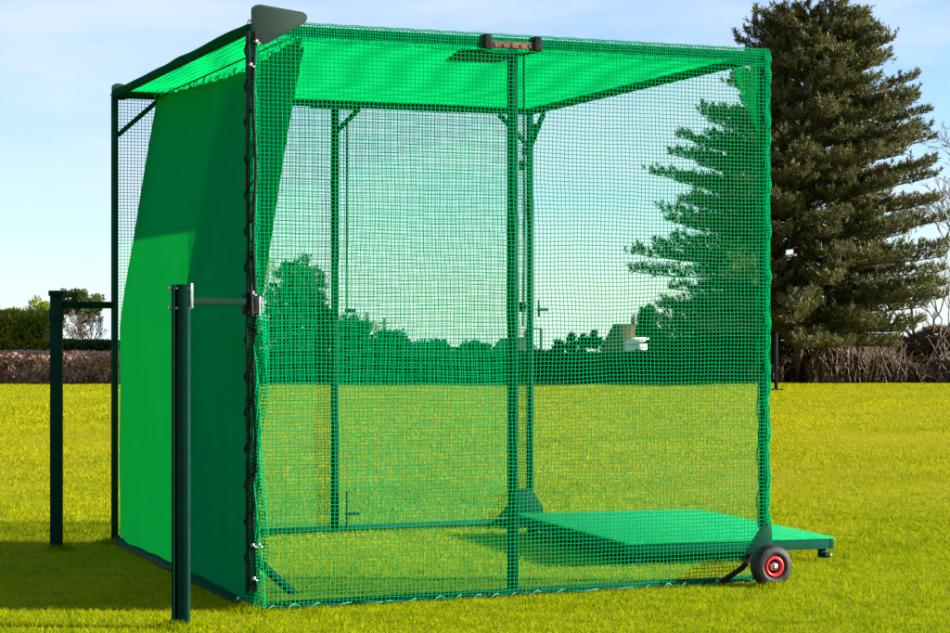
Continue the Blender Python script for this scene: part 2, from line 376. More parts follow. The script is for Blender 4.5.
# solid sheet on the left side: laced under the roof 0.27 m in, falling to the left wall
def sheet_top(s): return np.interp(s, [0, .08, .3, .45, .64, .85, 1], [2.945, 2.93, 2.885, 2.90, 2.92, 2.945, 2.955])
def sheet_fn(A, B):
    s = A; zt = sheet_top(s) + .006 * np.sin(s * 90) * (B > .99); zb = .018 + .006 * np.sin(s * math.pi) ** 2
    z = zb + (zt - zb) * B
    t = np.clip((z - 1.42) / (2.94 - 1.42), 0, 1)
    u = .030 + .25 * (t ** 1.12) + .010 * np.sin(z * 2.1 + s * 5) * np.sin(s * math.pi) + .0025 * np.sin(s * 60 + 3 * np.sin(z * 3)) * t
    u = u + .02 * np.sin(s * math.pi) * np.sin(np.clip(z / 1.5, 0, 1) * math.pi)
    u = u + .007 * np.sin(s * 11 + z * 3.1 + 1.5 * np.sin(z * 2)) * np.sin(s * math.pi) + .003 * np.sin(s * 27 - z * 6)
    return u, .02 + s * (W - .04), z
sh = grid(sheet_fn, 90, 110, 'impact_sheet', M_sheet)
def shade_layer_fn(A, B):  # second cloth layer added to darken the near half of the sheet
    u, w, z = sheet_fn(A * .47 + .004, B * .985)
    return u + .022 + .004 * np.sin(w * 9), w, z
grid(shade_layer_fn, 50, 110, 'shade_layer', M_sheet)
s_ = np.linspace(0, 1, 60); zb = .020 + .006 * np.sin(s_ * math.pi) ** 2
mb = MB(); mb.tube(np.stack([np.full(60, .03), .02 + s_ * (W - .04), zb], -1), .012 + .004 * np.sin(s_ * 40), 8); mb.build('hem', M_hem, sh, smooth=True)
for k in range(26):
    mb = MB(); q = rng.uniform(.3, 1.1)
    s = (k + rng.uniform(.1, .9)) / 26; z = float(sheet_top(s)); u, w = .275, .02 + s * (W - .04)
    mb.tube([(u - .012, w, z - .012), (u - .02, w + .006, z + .010 * q), (u - .004, w + .014, z + .035 * q)], .0035 + .0025 * q * (k % 3 == 0), 5)
    mb.build('lacing', M_rope, sh)
mb = MB(); mb.tube([(.275, .0, H - .01), (.275, W, H - .01)], .005, 8); mb.build('hanging_wire', M_pole, cage)

# nets
PIT = .0232; PIZ = .0215; TW = .0020
def net(name, P, nu, nv, seg=2, r=TW, mat=None):
    """P(a,b) -> (x,y,z) arrays in cage space; nu strings along b, nv strings along a"""
    mb = MB()
    b = np.linspace(0, 1, max(nv // seg, 8)); a = np.linspace(0, 1, max(nu // seg, 8))
    for k in range(nu + 1):
        mb.tube(np.stack(P(np.full(len(b), k / nu), b), -1), r, 4, cap=False)
    for k in range(nv + 1):
        mb.tube(np.stack(P(a, np.full(len(a), k / nv)), -1), r, 4, cap=False)
    return mb.build(name, mat or M_net, cage, smooth=True)
def wob(a, b, seed):
    q = np.sin(a * 9 + seed) * np.sin(b * 7 + seed * 2) + .5 * np.sin(a * 23 + b * 11 + seed) + .35 * np.sin(b * 31 - a * 17 + seed * 3)
    return q
def front_fn(a, b):
    e = np.sin(a * math.pi) ** .5 * np.sin(np.clip(b, 0, 1) * math.pi) ** .7
    u = -.005 + a * (U + .03) + .009 * wob(a, b, 1) * e + .0011 * np.sin(b * 170 + a * 40)
    z = .012 + b * (H + .0) + .008 * wob(b, a, 4) * e + .0011 * np.sin(a * 150 + b * 37) - .004 * wob(a * 3, b, 8) * (b < .02)
    w = -.034 - .03 * e * (1 - b) + .012 * wob(a, b, 6) * e
    return u, w, z
net('front_net', front_fn, int(U / PIT), int(H / PIZ))
def back_fn(a, b):
    e = np.sin(a * math.pi) ** .5 * np.sin(np.clip(b, 0, 1) * math.pi) ** .7
    return a * U + .008 * wob(a, b, 2) * e, W + .03 + .012 * wob(a, b, 3) * e, .03 + b * (H - .04) + .008 * wob(b, a, 5) * e
net('back_net', back_fn, int(U / PIT), int(H / PIZ), r=.0018)
# front net folded over the top rail, and gathered at the right post
def fold_fn(a, b):
    th = b * math.pi * 1.15
    return a * (U + .03) - .005 + .001 * np.sin(a * 80), -.036 * np.cos(th), H + .012 + .032 * np.sin(th) + .002 * np.sin(a * 140)
net('net_fold', fold_fn, int(U / PIT) , 5, seg=2)
def fold2_fn(a, b):
    return a * (U + .02), -.040 + 0 * a + .002 * np.sin(a * 200), H + .02 - b * .07 - .012 * np.abs(np.sin(a * 31)) * b
net('net_fold', fold2_fn, int(U / .014), 5, seg=2)
def rwrap_fn(a, b):
    th = a * math.pi * 1.35 - .3
    rr = .034 + .006 * np.sin(b * 60 + a * 5) + .004 * np.sin(b * 133)
    return U + rr * np.sin(th) + .003, -rr * np.cos(th), .30 + b * (H - .28)
net('net_fold', rwrap_fn, 11, int(H / .018), seg=1, r=.0028)
def flap_fn(a, b):     # little triangle of net turned round the right corner under the roof
    w = a * (.42 * b ** 1.6)
    return U + .02 + .012 * np.sin(a * 9 + b * 12), w, H - .75 + b * .75
net('net_fold', flap_fn, 22, 34, seg=2, r=.0026)
def lwrap_fn(a, b):
    th = a * math.pi * 1.3 - 2.2
    rr = .028 + .005 * np.sin(b * 70 + a * 5) + .004 * np.sin(b * 151)
    return rr * np.sin(th) + .012, -rr * np.cos(th) - .01, .02 + b * (H - .06)
net('net_fold', lwrap_fn, 8, int(H / .018), seg=1, r=.0028)
def gather_fn(a, b):   # slack net gathered beside the front left pole, lower half
    return .012 + a * (.055 + .012 * np.sin(b * 9)) + .006 * np.sin(b * 26 + a * 9), -.05 + .02 * np.sin(a * 7 + b * 14), .02 + b * 1.5
net('net_fold', gather_fn, 6, 80, seg=1, r=.0025)
# top corner tuft of net
def cap_fn(a, b):
    th = a * math.pi * 1.5 - .6; ph = b * math.pi / 2
    r_ = .045 + .004 * np.sin(a * 30)
    return U + r_ * np.cos(ph) * np.sin(th), -r_ * np.cos(ph) * np.cos(th), H - .02 + .055 * np.sin(ph)
net('net_fold', cap_fn, 16, 6, seg=1, r=.003)

# black bungee laced round the front left pole and rope along the ground edge
zz = np.linspace(.1, H - .02, 420)
mb = MB(); mb.tube(np.stack([-.004 + .026 * np.cos(zz * 34), -.012 + .026 * np.sin(zz * 34), zz], -1), .0045, 5)
mb.tube(np.stack([.010 + .006 * np.sin(zz * 9), -.048 + .004 * np.sin(zz * 5), zz], -1), .008, 6)
mb.tube(np.stack([-.020 + .005 * np.sin(zz * 7 + 1), -.034 + .004 * np.sin(zz * 4), zz], -1), .007, 6)
mb.build('lacing_cord', M_black, cage, smooth=True)
uu = np.linspace(-.01, U - .1, 300)
mb = MB()
mb.tube(np.stack([uu, -.055 + .010 * np.sin(uu * 17) + .006 * np.sin(uu * 41), .018 + .006 * np.sin(uu * 23)], -1), .0055, 6)
mb.build('ground_rope', M_hem, cage, smooth=True)
mb = MB()
uu = np.linspace(0, U - .15, 700)
mb.tube(np.stack([uu, -.06 + .016 * np.sin(uu * 46 + 3 * np.sin(uu * 5)), .016 + .016 * np.cos(uu * 46 + 3 * np.sin(uu * 5)) * (.5 + .5 * np.sin(uu * 7) * np.sin(uu * 2.3))], -1), .0024, 5)
mb.build('ground_rope', M_rope, cage, smooth=True)
# small cable ties
for (u, w, z) in ((0, -.06, .34), (0.03, -.06, .34), (.005, -.06, .17), (-.03, .1, .05), (.0, W * .93, .06), (.0, -.05, 1.53), (.0, -.05, 1.62), (.02, -.05, 2.9), (-.01, -.05, 2.78)):
    mb = MB(); mb.box((u, w, z), (.014, .014, .018)); mb.tube([(u - .015, w, z), (u + .02, w - .01, z - .012)], .0025, 5)
    mb.build('cable_tie', M_steel, cage)

M_dkarm = solid('very_dark_green_paint', (.0008, .010, .006), (.001, .014, .009), rough=.7, scale=12, spec=.05)
# two support posts with arms
def sup(u, w, b, hgt, cap):
    root_pts = [(u, w, 0), (u, w, hgt)]
    mb = MB()
    c, s_ = math.cos(-ANG), math.sin(-ANG); Mx = np.array([[c, -s_, 0], [s_, c, 0], [0, 0, 1]])
    # H-section: two flanges and a web, so a dark groove shows
    def bx(cx_, cy_, sx_, sy_):
        off = Mx @ np.array([cx_, cy_, 0]); mb.box((u + off[0], w + off[1], hgt / 2), (sx_, sy_, hgt), Mx)
    if cap:
        bx(0, 0, b, b * .9)
    else:
        bx(-b * .40, 0, b * .2, b * .9); bx(b * .19, 0, b * .62, b * .9); bx(-b * .21, b * .18, b * .18, b * .45)
    post = mb.build('support_post', M_postblk, cage, bevel=.003)
    if cap:
        mb = MB(); mb.box((u, w, hgt + .004), (b * 1.25, b * 1.15, .035), Mx); mb.build('post_cap', M_postblk, post, bevel=.006)
        mb = MB(); mb.box((u, w, hgt - .14), (b * 1.15, b * 1.1, .07), Mx); mb.build('collar', M_postblk, post, bevel=.004)
    else:
        mb = MB()
        for z in (hgt - .02, hgt - .115):
            a = Mx @ np.array([-b * .72, -.02, 0]); c_ = Mx @ np.array([b * .62, -.02, 0])
            mb.tube([(u + a[0], w + a[1], z), (u + c_[0], w + c_[1], z)], .006, 8)
            mb.tube([(u + a[0] * .98, w + a[1], z), (u + a[0] * .82, w + a[1] * .9, z)], .011, 6)
        a = Mx @ np.array([b * .66, -.01, 0]); mb.box((u + a[0], w + a[1], hgt - .055), (.008, .05, .12), Mx)
        mb.build('bolt', M_steel, post, bevel=.001)
    return post
def w2c(x, y):
    rx, ry = x + 1.15, y - 10.3
    return rx * math.cos(ANG) + ry * math.sin(ANG), -rx * math.sin(ANG) + ry * math.cos(ANG)
u1, w1 = w2c(wx(181, 9.73), 9.73); sup(u1, w1, .082, 1.655, False)
u2, w2 = w2c(wx(56.5, 12.95), 12.95); sup(u2, w2, .072, 1.645, True)
sqbar('support_arm', (u1 + .03, w1 + .02, 1.575), (-.02, -.03, 1.575), (.03, .035), M_dkarm)
sqbar('support_arm', (u2 + .03, w2 + .0, 1.575), (-.03, W - .01, 1.575), (.045, .045), M_postblk)
mb = MB(); mb.box((0, -.02, 1.56), (.075, .075, .10)); mb.tube([(-.01, -.08, 1.50), (-.01, -.055, 1.66)], .012, 8); mb.build('pole_clamp', M_black, cage, bevel=.008)
mb = MB(); mb.tube([(.03, -.07, 1.50), (.032, -.072, 1.60)], .005, 8); mb.build('pole_clamp', M_steel, cage, bevel=.001)

# wheel at the front right corner
wu, ww = w2c(wx(771, 11.22), 11.22); wr = .118
wheel = empty('wheel', (wu, ww, wr - .004)); wheel.parent = cage
# a torus-like tyre around local axis -w
def revolve(prof, n=48):
    """prof: list of (axial, radius); axis = local -y"""
    prof = np.array(prof); th = np.arange(n) * 2 * math.pi / n; m_ = len(prof)
    V = np.stack([prof[None, :, 1] * np.cos(th)[:, None], -prof[None, :, 0] + 0 * th[:, None], prof[None, :, 1] * np.sin(th)[:, None]], -1).reshape(-1, 3)
    Q = [[i * m_ + j, i * m_ + (j + 1) % m_, ((i + 1) % n) * m_ + (j + 1) % m_, ((i + 1) % n) * m_ + j] for i in range(n) for j in range(m_)]
    mb = MB(); mb.add(V, Q=Q); return mb
R_ = wr
revolve([(-.034, .058), (-.046, .075), (-.047, .096), (-.036, .112), (-.02, R_), (-.018, R_ - .006), (-.012, R_ - .006), (-.010, R_), (.010, R_), (.012, R_ - .006), (.018, R_ - .006), (.02, R_), (.036, .112),
         (.047, .097), (.046, .088), (.049, .084), (.047, .074), (.036, .060), (.02, .054), (-.02, .054)], 56).build('tyre', M_tyre, wheel, smooth=True)
revolve([(.0, .036), (.036, .040), (.043, .044), (.045, .049), (.043, .056), (.034, .058), (.0, .056), (-.03, .058), (-.03, .036)], 48).build('rim', M_red, wheel, smooth=True)
mb = revolve([(-.02, .008), (.018, .008), (.018, .037), (-.02, .037)], 32); mb.build('rim_disc', M_black, wheel)
mb = revolve([(-.03, .002), (.050, .002), (.052, .007), (.045, .011), (.044, .019), (.03, .024), (.014, .025), (-.03, .025)], 24); mb.build('hub', M_steel, wheel, smooth=True)
mb = MB(); mb.tube([(wu, ww + .02, wr), (wu - .005, .06, wr)], .012, 10); mb.tube([(wu, .0, wr), (U, .0, .30)], .014, 8); mb.build('axle', M_postblk, cage)
mb = MB(); mb.prism([(U + .03, -.04, .33), (U - .02, -.04, .33), (U - .14, -.04, .17), (U - .05, -.04, .10), (U + .05, -.04, .12)], 0, 0, (0, .012, 0)); mb.build('wheel_bracket', M_pole, cage, bevel=.002)
pts = np.array([(U - .03, -.05, .15), (U - .10, -.055, .16), (U - .17, -.06, .09), (U - .30, -.06, .02)])
mb = MB(); mb.tube(pts, .016, 8); mb.tube([(U - .03, -.05, .15), (wu, ww + .04, wr)], .013, 8); mb.build('lever_arm', M_black, cage, smooth=True)

# ------------------------------------------------------------------ hitting platform (low stand with a green mat) through the open right side
plat = empty('mat_platform', (-1.15, 10.3, 0), R(21.05))
tag(plat, 'low platform with bright green mat jutting from the cage beside the wheel', 'mat platform')
pz = .135
# outline taken round the mat: (u, w)
out = [(2.54, .90), (3.88, .74), (3.93, 2.62), (2.60, 2.78)]
def poly_at(z, inset=0.0):
    c = np.mean(out, axis=0); return [(c[0] + (p_[0] - c[0]) * (1 - inset), c[1] + (p_[1] - c[1]) * (1 - inset), z) for p_ in out]
mb = MB(); mb.prism(poly_at(pz - .002, -.004), 0, 0, (0, 0, .016)); mb.build('mat', M_mat, plat, bevel=.006)
mb = MB()
for k in range(4):
    a = np.array(poly_at(pz - .060)[k]); b = np.array(poly_at(pz - .060)[(k + 1) % 4]); d = (b - a) / np.linalg.norm(b - a)
    n_ = np.array([-d[1], d[0], 0]); mb.prism([a + d * .002 * k, b - d * (.03 + .001 * k), b - d * (.03 + .001 * k) + n_ * .03, a + d * .002 * k + n_ * .03], 0, 0, (0, 0, .056))
mb.build('platform_frame', M_fascia, plat, bevel=.003)
mb = MB(); mb.prism(poly_at(pz - .012, .05), 0, 0, (0, 0, .008)); mb.build('board', M_fascia, plat)
for (u, w) in ((3.83, .80), (3.87, 2.55), (2.62, .97), (2.68, 2.70)):
    mb = MB(); mb.box((u, w, .065), (.04, .04, pz - .04)); mb.tube([(u + .03, w - .035, .035), (u - .01, w - .035, .035)], .018, 10)
    f_ = mb.build('foot', M_postblk, plat, bevel=.004)
    if u < 3: continue
    mb = MB(); mb.tube([(u + .03, w - .036, .035), (u + .045, w - .036, .035)], .008, 8); mb.build('foot_bolt', M_steel, f_)

# ------------------------------------------------------------------ background planting
def crown_cloud(name, mat, parent, c, rad, nclump, nleaf, L_, W_, clr=.18, shape=None, up=.3, inner=.35, power=.5):
    """leaf clumps through an uneven volume, in parent space"""
    P = nrm(rng.normal(size=(nclump, 3))) * (inner + (1 - inner) * rng.random((nclump, 1)) ** power)
    lump = 1 + .16 * np.sin(P[:, 0:1] * 5 + 1.3) * np.sin(P[:, 2:3] * 6 + P[:, 1:2] * 4) + .09 * rng.normal(size=(nclump, 1))
    P = P * lump
    if shape is not None: P = shape(P)
    C = np.array(c) + P * np.array(rad)
    rr = np.min(rad) * clr * rng.uniform(.6, 1.4, (nclump, 1))
    k = np.repeat(np.arange(nclump), nleaf)
    off = nrm(rng.normal(size=(len(k), 3))) * rng.random((len(k), 1)) ** .5
    LC = C[k] + off * rr[k]
    D = nrm(P[k]) * .6 + off * .8 + np.array([0, 0, up]) + rng.normal(size=(len(k), 3)) * .35
    V, Q = leaf_arrays(LC, D, L_ * rng.uniform(.6, 1.3, len(k)), W_ * rng.uniform(.7, 1.2, len(k)))
    return mesh_np(name, V, [Q], mat, parent)

M_bark = solid('pine_bark', (.05, .032, .02), (.12, .08, .05), rough=.9, scale=5, bump=.8, stretch=(1, 1, .25), bscale=14)
M_twig = solid('bare_twig_bark', (.09, .07, .05), (.17, .13, .09), rough=.9, scale=3)
M_pine = foliage('pine_needles', [(0, (.035, .042, .014)), (.45, (.08, .088, .026)), (.8, (.15, .14, .04)), (1, (.24, .20, .065))], trans=.25)
M_dark = foliage('dark_conifer_leaf', [(0, (.006, .022, .008)), (.5, (.013, .042, .013)), (1, (.03, .07, .02))], trans=.2)
M_laurel = foliage('laurel_leaf', [(0, (.06, .09, .008)), (.5, (.17, .21, .014)), (1, (.34, .37, .04))], trans=.3)
M_box = foliage('box_hedge_leaf', [(0, (.010, .03, .004)), (.5, (.022, .06, .006)), (1, (.05, .10, .012))], trans=.2)
M_beech = foliage('brown_beech_leaf', [(0, (.22, .12, .085)), (.5, (.42, .26, .19)), (1, (.60, .44, .34))], trans=.3)
M_bramble = foliage('dry_bramble', [(0, (.04, .028, .018)), (.5, (.12, .075, .04)), (1, (.28, .19, .11))], trans=.2)
M_ivy = foliage('ivy_leaf', [(0, (.02, .035, .008)), (.5, (.06, .085, .015)), (1, (.14, .15, .04))], trans=.25)
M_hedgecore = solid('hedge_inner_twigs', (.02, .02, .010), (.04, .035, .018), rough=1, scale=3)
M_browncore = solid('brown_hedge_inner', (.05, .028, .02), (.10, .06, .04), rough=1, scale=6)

def hedge(name, label, x0, x1, y, depth, h0, h1, mat, core, n, L_, W_, group=None, rough=.05, cat='hedge', z0=None, bumpy=0):
    xm = (x0 + x1) / 2; zb = float(ground_h(np.array(xm), np.array(y))) if z0 is None else z0
    root = empty(name, (xm, y, zb)); tag(root, label, cat, group)
    lx = x1 - x0
    seg = max(int(lx / .35), 4); xs_ = np.linspace(-lx / 2, lx / 2, seg)
    def top(x):
        t = (x + lx / 2) / lx
        return h0 + (h1 - h0) * t + rough * np.sin(x * 2.3 + y) + rough * .6 * np.sin(x * 5.9 + 1) + bumpy * np.abs(np.sin(x * .9 + 2 * np.sin(x * .37)))
    # lumpy core
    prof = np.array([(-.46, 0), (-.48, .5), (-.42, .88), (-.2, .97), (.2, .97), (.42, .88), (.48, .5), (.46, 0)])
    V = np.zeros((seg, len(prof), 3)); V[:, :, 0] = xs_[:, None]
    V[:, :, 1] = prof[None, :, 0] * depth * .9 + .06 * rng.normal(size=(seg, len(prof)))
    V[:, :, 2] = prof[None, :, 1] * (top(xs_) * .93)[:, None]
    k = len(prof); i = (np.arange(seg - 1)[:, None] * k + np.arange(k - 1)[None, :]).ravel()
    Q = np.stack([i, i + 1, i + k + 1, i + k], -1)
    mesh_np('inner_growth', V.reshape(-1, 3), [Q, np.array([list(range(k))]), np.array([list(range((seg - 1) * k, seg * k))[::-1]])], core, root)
    x = rng.uniform(-lx / 2, lx / 2, n); q = rng.random(n); T = top(x)
    front = q < .62; tp = q >= .62
    z = np.where(front, rng.random(n) ** .9 * T, T * rng.uniform(.93, 1.05, n)); yy = np.where(front, -depth / 2 + rng.normal(0, .035, n) , rng.uniform(-.5, .5, n) * depth)
    dz = rng.normal(0, .5, n) + np.where(tp, .9, .1); dy = rng.normal(0, .5, n) - np.where(front, .5, 0); dx = rng.normal(0, .7, n)
    V, Q = leaf_arrays(np.stack([x, yy, z], -1), np.stack([dx, dy, dz], -1), L_ * rng.uniform(.5, 1.4, n), W_ * rng.uniform(.6, 1.3, n))
    mesh_np('leaves', V, [Q], mat, root)
    return root

D1 = 45.3
hedge('hedge', 'low clipped brown beech hedge with dry leaves along the left edge of the field', -12.6, -7.6, D1, .7, .63, .63, M_beech, M_browncore, 26000, .075, .05, rough=.012)
hedge('hedge', 'tall bright green laurel hedge behind the brown hedge at the far left', wx(-40, 48), wx(53, 48), 48, 1.6, 1.56, 1.38, M_laurel, M_hedgecore, 30000, .13, .07, rough=.06, bumpy=.05)
hedge('hedge', 'short dark green box hedge behind the brown hedge, right of the laurel', wx(54, 47.2), wx(150, 47.2), 47.2, 1.0, .86, .84, M_box, M_hedgecore, 20000, .08, .05, rough=.015)
hedge('hedge', 'long dark green hedge along the far side of the field behind the net', -7.6, wx(665, D1), D1 + .1, 1.0, .66, .60, M_dark, M_hedgecore, 46000, .09, .05, rough=.03)

def hedge_clumps(root, lx, depth, h, n, mat, out=.30, ll=.12, rr=.13, nl=38):
    C = np.stack([rng.uniform(-lx / 2, lx / 2, n), -depth / 2 - rng.uniform(-.1, out, n), rng.uniform(.06, 1.0, n) ** .7 * h], -1)
    top_ = rng.random(n) < .3; C[top_, 2] = h * rng.uniform(.96, 1.06, top_.sum()); C[top_, 1] = rng.uniform(-.4, .4, top_.sum()) * depth
    k = np.repeat(np.arange(n), nl); off = nrm(rng.normal(size=(len(k), 3))) * rng.random((len(k), 1)) ** .5
    V, Q = leaf_arrays(C[k] + off * rr, off + np.array([.15, -.3, .55]) + rng.normal(0, .3, (len(k), 3)), ll * rng.uniform(.6, 1.3, len(k)), ll * .55 * rng.uniform(.7, 1.2, len(k)))
    mesh_np('leaves', V, [Q], mat, root)
laurel_root = bpy.data.objects['hedge.001']
hedge_clumps(laurel_root, wx(53, 48) - wx(-40, 48), 1.6, 1.44, 420, M_laurel)
hedge_clumps(bpy.data.objects['hedge'], 5.0, .7, .60, 900, M_beech, .22, .075, .075, 26)
def limb_tube(mb, p0, p1, r0, r1, bend, n=6, sides=5):
    t = np.linspace(0, 1, n)[:, None]; p0 = np.array(p0); p1 = np.array(p1)
    pts = p0 * (1 - t) + p1 * t + np.array(bend) * (4 * t * (1 - t)); mb.tube(pts, np.linspace(r0, r1, n), sides); return pts

# the big pine
def big_pine():
    d = 45.7; bx_, tz = wx(797, d), 0.0
    root = empty('pine_tree', (bx_, d, 0))
    tag(root, 'large dark green pine with layered branches at the right edge of the field', 'pine tree')
    px = d / F
    H_ = wz(15, d)
    trunk = MB(); zt = np.linspace(-.05, H_ * .96, 14)
    txf = lambda z: .50 * (z / H_) ** 1.6 + .05 * np.sin(z * 1.3)
    trunk.tube(np.stack([txf(zt), .04 * np.sin(zt), zt], -1), np.interp(zt, [0, .4, 2, H_], [.30, .20, .17, .025]), 12)
    prof_l = ([0.9, 1.4, 1.9, 2.35, 3.2, 4.0, 5.0, 5.6, 6.3, 7.0, 7.6, 8.1, 8.7], [2.8, 3.2, 3.4, 3.55, 3.5, 3.35, 3.0, 2.75, 2.2, 1.9, 1.6, 1.35, .5])
    prof_r = ([0.9, 1.4, 1.9, 2.35, 3.2, 4.0, 5.0, 5.6, 6.3, 7.0, 7.6, 8.1, 8.7], [2.3, 2.7, 3.1, 3.3, 3.45, 3.5, 3.4, 3.1, 2.6, 2.3, 1.9, 1.5, .8])
    limbs = MB(); TC = []; TD = []
    z = 1.1; golden = 0
    levels = []
    while z < H_ - .35:
        levels.append(z); z += rng.uniform(.21, .31)
    for li, z in enumerate(levels):
        nl = 11 if z < 6.5 else 10
        for k in range(nl):
            golden += 2.39996; az = golden + rng.normal(0, .25)
            ca, sa = math.cos(az), math.sin(az)
            lr = np.interp(z * 8.7 / H_, *(prof_r if ca > 0 else prof_l)) * (.95 if ca > 0 else 1.03); ly = 2.9 * np.interp(z, [0, 2, 8.7], [.9, 1, .25])
            ln = 1 / math.sqrt((ca / lr) ** 2 + (sa / ly) ** 2) * rng.uniform(.70, 1.04)
            z0 = z + rng.normal(0, .10); tx = txf(z0)
            rise = np.interp(z, [0, 3, 6, 8.7], [-.10, .02, .20, .42]) * ln + rng.normal(0, .07)
            p0 = np.array([tx, 0, z0]); p1 = np.array([tx + ca * ln, sa * ln, z0 + rise])
            pts = limb_tube(limbs, p0, p1, .055 * (1 - z / 12), .010, (0, 0, -.04 * ln), 8)
            side = np.array([-sa, ca, 0])
            nb = int(9 + ln * 8)
            for j in range(nb):
                t = .22 + .78 * (j + rng.random()) / nb; q = np.array([np.interp(t, np.linspace(0, 1, 8), pts[:, c]) for c in range(3)])
                sg = 1 if j % 2 else -1; bl = (.50 * (1.12 - t) + .16) * rng.uniform(.6, 1.2) * min(1, ln / 1.6 + .3)
                dirn = nrm(np.array([ca, sa, 0]) * rng.uniform(.5, 1) + side * sg * rng.uniform(.4, 1.1) + np.array([0, 0, rng.uniform(-.1, .6)]))
                e = q + dirn * bl + np.array([0, 0, .05])
                limbs.tube([q, (q + e) / 2 + np.array([0, 0, -.015]), e], [.008, .006, .004], 3, cap=False)
                nt_ = max(3, int(bl / .075))
                for s in np.linspace(.25, 1, nt_):
                    tt = q * (1 - s) + e * s
                    td = nrm(dirn * .6 + np.array([0, 0, .85]) + rng.normal(0, .25, 3))
                    TC.append(tt + rng.normal(0, .025, 3)); TD.append(td)
            TC.append(p1); TD.append(nrm(np.array([ca, sa, .6])))
    for k in range(60):       # leader tufts
        a = rng.uniform(0, 6.28); zz_ = H_ - rng.uniform(0, .9); TC.append(np.array([txf(zz_) + .25 * math.cos(a) * rng.random(), .25 * math.sin(a) * rng.random(), zz_])); TD.append(np.array([math.cos(a) * .3, math.sin(a) * .3, 1]))
    TC = np.array(TC); TD = np.array(TD); nn = 13
    k = np.repeat(np.arange(len(TC)), nn)
    D = nrm(TD[k] + rng.normal(0, .48, (len(k), 3)))
    C = TC[k] + TD[k] * rng.uniform(-.02, .09, (len(k), 1))
    V, Q = leaf_arrays(C, D, rng.uniform(.09, .16, len(k)), rng.uniform(.016, .030, len(k)))
    tr = trunk.build('trunk', M_bark, root, smooth=True)
    limbs.build('limbs', M_bark, tr)
    mesh_np('needles', V, [Q], M_pine, root)
    print('pine tufts', len(TC))
big_pine()

# bare deciduous trees / shrubs
def bare_tree(name, label, px, d, pytop, spread, seed, mat=M_twig, depth=6, trunks=1, cat='tree', group=None, r0=.10, leaves=None, zbase=None, dens=1.0, min_r=.006):
    rs = np.random.default_rng(seed); x = wx(px, d); zb = float(ground_h(np.array(x), np.array(d))) if zbase is None else zbase
    Hh = wz(pytop, d) - zb
    root = empty(name, (x, d, zb)); tag(root, label, cat, group)
    mb = MB(); tips = []
    def grow(p, dr, ln, r, lev):
        e = p + dr * ln; mid = (p + e) / 2 + rs.normal(0, ln * .05, 3)
        mb.tube([p, mid, e], [r, r * .85, r * .7], 5 if lev < 2 else 3, cap=False)
        if lev >= depth: tips.append(e); return
        for k in range(rs.integers(2, 4) if rs.random() < dens else 2):
            nd = nrm(dr + rs.normal(0, spread, 3) + np.array([0, 0, .12]))
            grow(e if k < 2 else mid, nd, ln * rs.uniform(.68, .88), max(r * .68, min_r), lev + 1)
            if lev > 1: tips.append(e)
    for t in range(trunks):
        a = rs.uniform(0, 6.28); dr = nrm(np.array([math.cos(a) * .35 * (trunks > 1), math.sin(a) * .35 * (trunks > 1), 1.0]))
        grow(np.array([.15 * math.cos(a) * (trunks > 1), .15 * math.sin(a) * (trunks > 1), -.02]), dr, Hh * .235, r0, 0)
    # fit height
    V = np.vstack(mb.V); f = Hh / V[:, 2].max(); 
    mb.V = [v * np.array([f, f, f]) for v in mb.V]
    tr = mb.build('trunk_and_branches', mat, root)
    if leaves:
        lm, nper, ll = leaves; T = np.array(tips) * f
        k = np.repeat(np.arange(len(T)), nper)
        C = T[k] + rng.normal(0, .12 * (Hh / 5), (len(k), 3)); V, Q = leaf_arrays(C, rng.normal(size=(len(k), 3)), ll * rng.uniform(.6, 1.3, len(k)), ll * .6)
        mesh_np('leaves', V, [Q], lm, root)
    return root
bare_tree('bare_tree', 'tallest bare deciduous tree at the far right, beyond the pine', 990, 50, 100, .34, 11, depth=9, r0=.09, dens=.6, min_r=.007)
bare_tree('bare_tree', 'bare deciduous tree with some ivy between the pine and the right edge', 915, 48.5, 205, .34, 12, depth=8, r0=.07, dens=.5, min_r=.006, leaves=(M_ivy, 1, .07))
bare_tree('bare_tree', 'short bare tree behind the brambles, nearest the right edge of the photo', 934, 48, 235, .36, 13, depth=7, r0=.05, dens=.5, min_r=.006)
bare_tree('bare_tree', 'bare tree with pale twigs left of the round dark conifer', 258, 50, 255, .30, 14, depth=7, r0=.05, dens=.5, min_r=.006, leaves=(M_laurel, 1, .05))
bare_tree('bare_tree', 'leafless bushy tree just right of the round dark conifer', 366, 52, 316, .36, 15, depth=7, r0=.05, dens=.6, min_r=.006, trunks=2)
bare_tree('bare_tree', 'bare pale twiggy tree under the ivy-topped tree at the left', 95, 50, 302, .40, 16, depth=7, r0=.04, dens=.6, min_r=.006, trunks=2)

def leafy_tree(name, label, px, d, pyc, rad, mat, ncl, nlf, leaf, pytrunk=None, cat='tree', group=None, shape=None, clr=.3, up=.3, inner=.3):
    x = wx(px, d); zb = float(ground_h(np.array(x), np.array(d)))
    root = empty(name, (x, d, zb)); tag(root, label, cat, group)
    zc = wz(pyc, d) - zb
    mb = MB(); zs = np.linspace(-.05, zc + rad[2] * .3, 6)
    mb.tube(np.stack([.04 * np.sin(zs * 2), 0 * zs, zs], -1), np.linspace(rad[0] * .09 + .02, rad[0] * .03 + .01, 6), 7)
    for k in range(9):
        a = rng.uniform(0, 6.28); z0 = zc * rng.uniform(.5, 1); mb.tube([(0, 0, z0), (math.cos(a) * rad[0] * .7, math.sin(a) * rad[1] * .7, z0 + rad[2] * rng.uniform(.1, .6))], [.03, .01], 4)
    mb.build('trunk', M_bark, root)
    crown_cloud('crown', mat, root, (0, 0, zc), rad, ncl, nlf, leaf, leaf * .55, clr=clr, shape=shape, up=up, inner=inner)
    return root
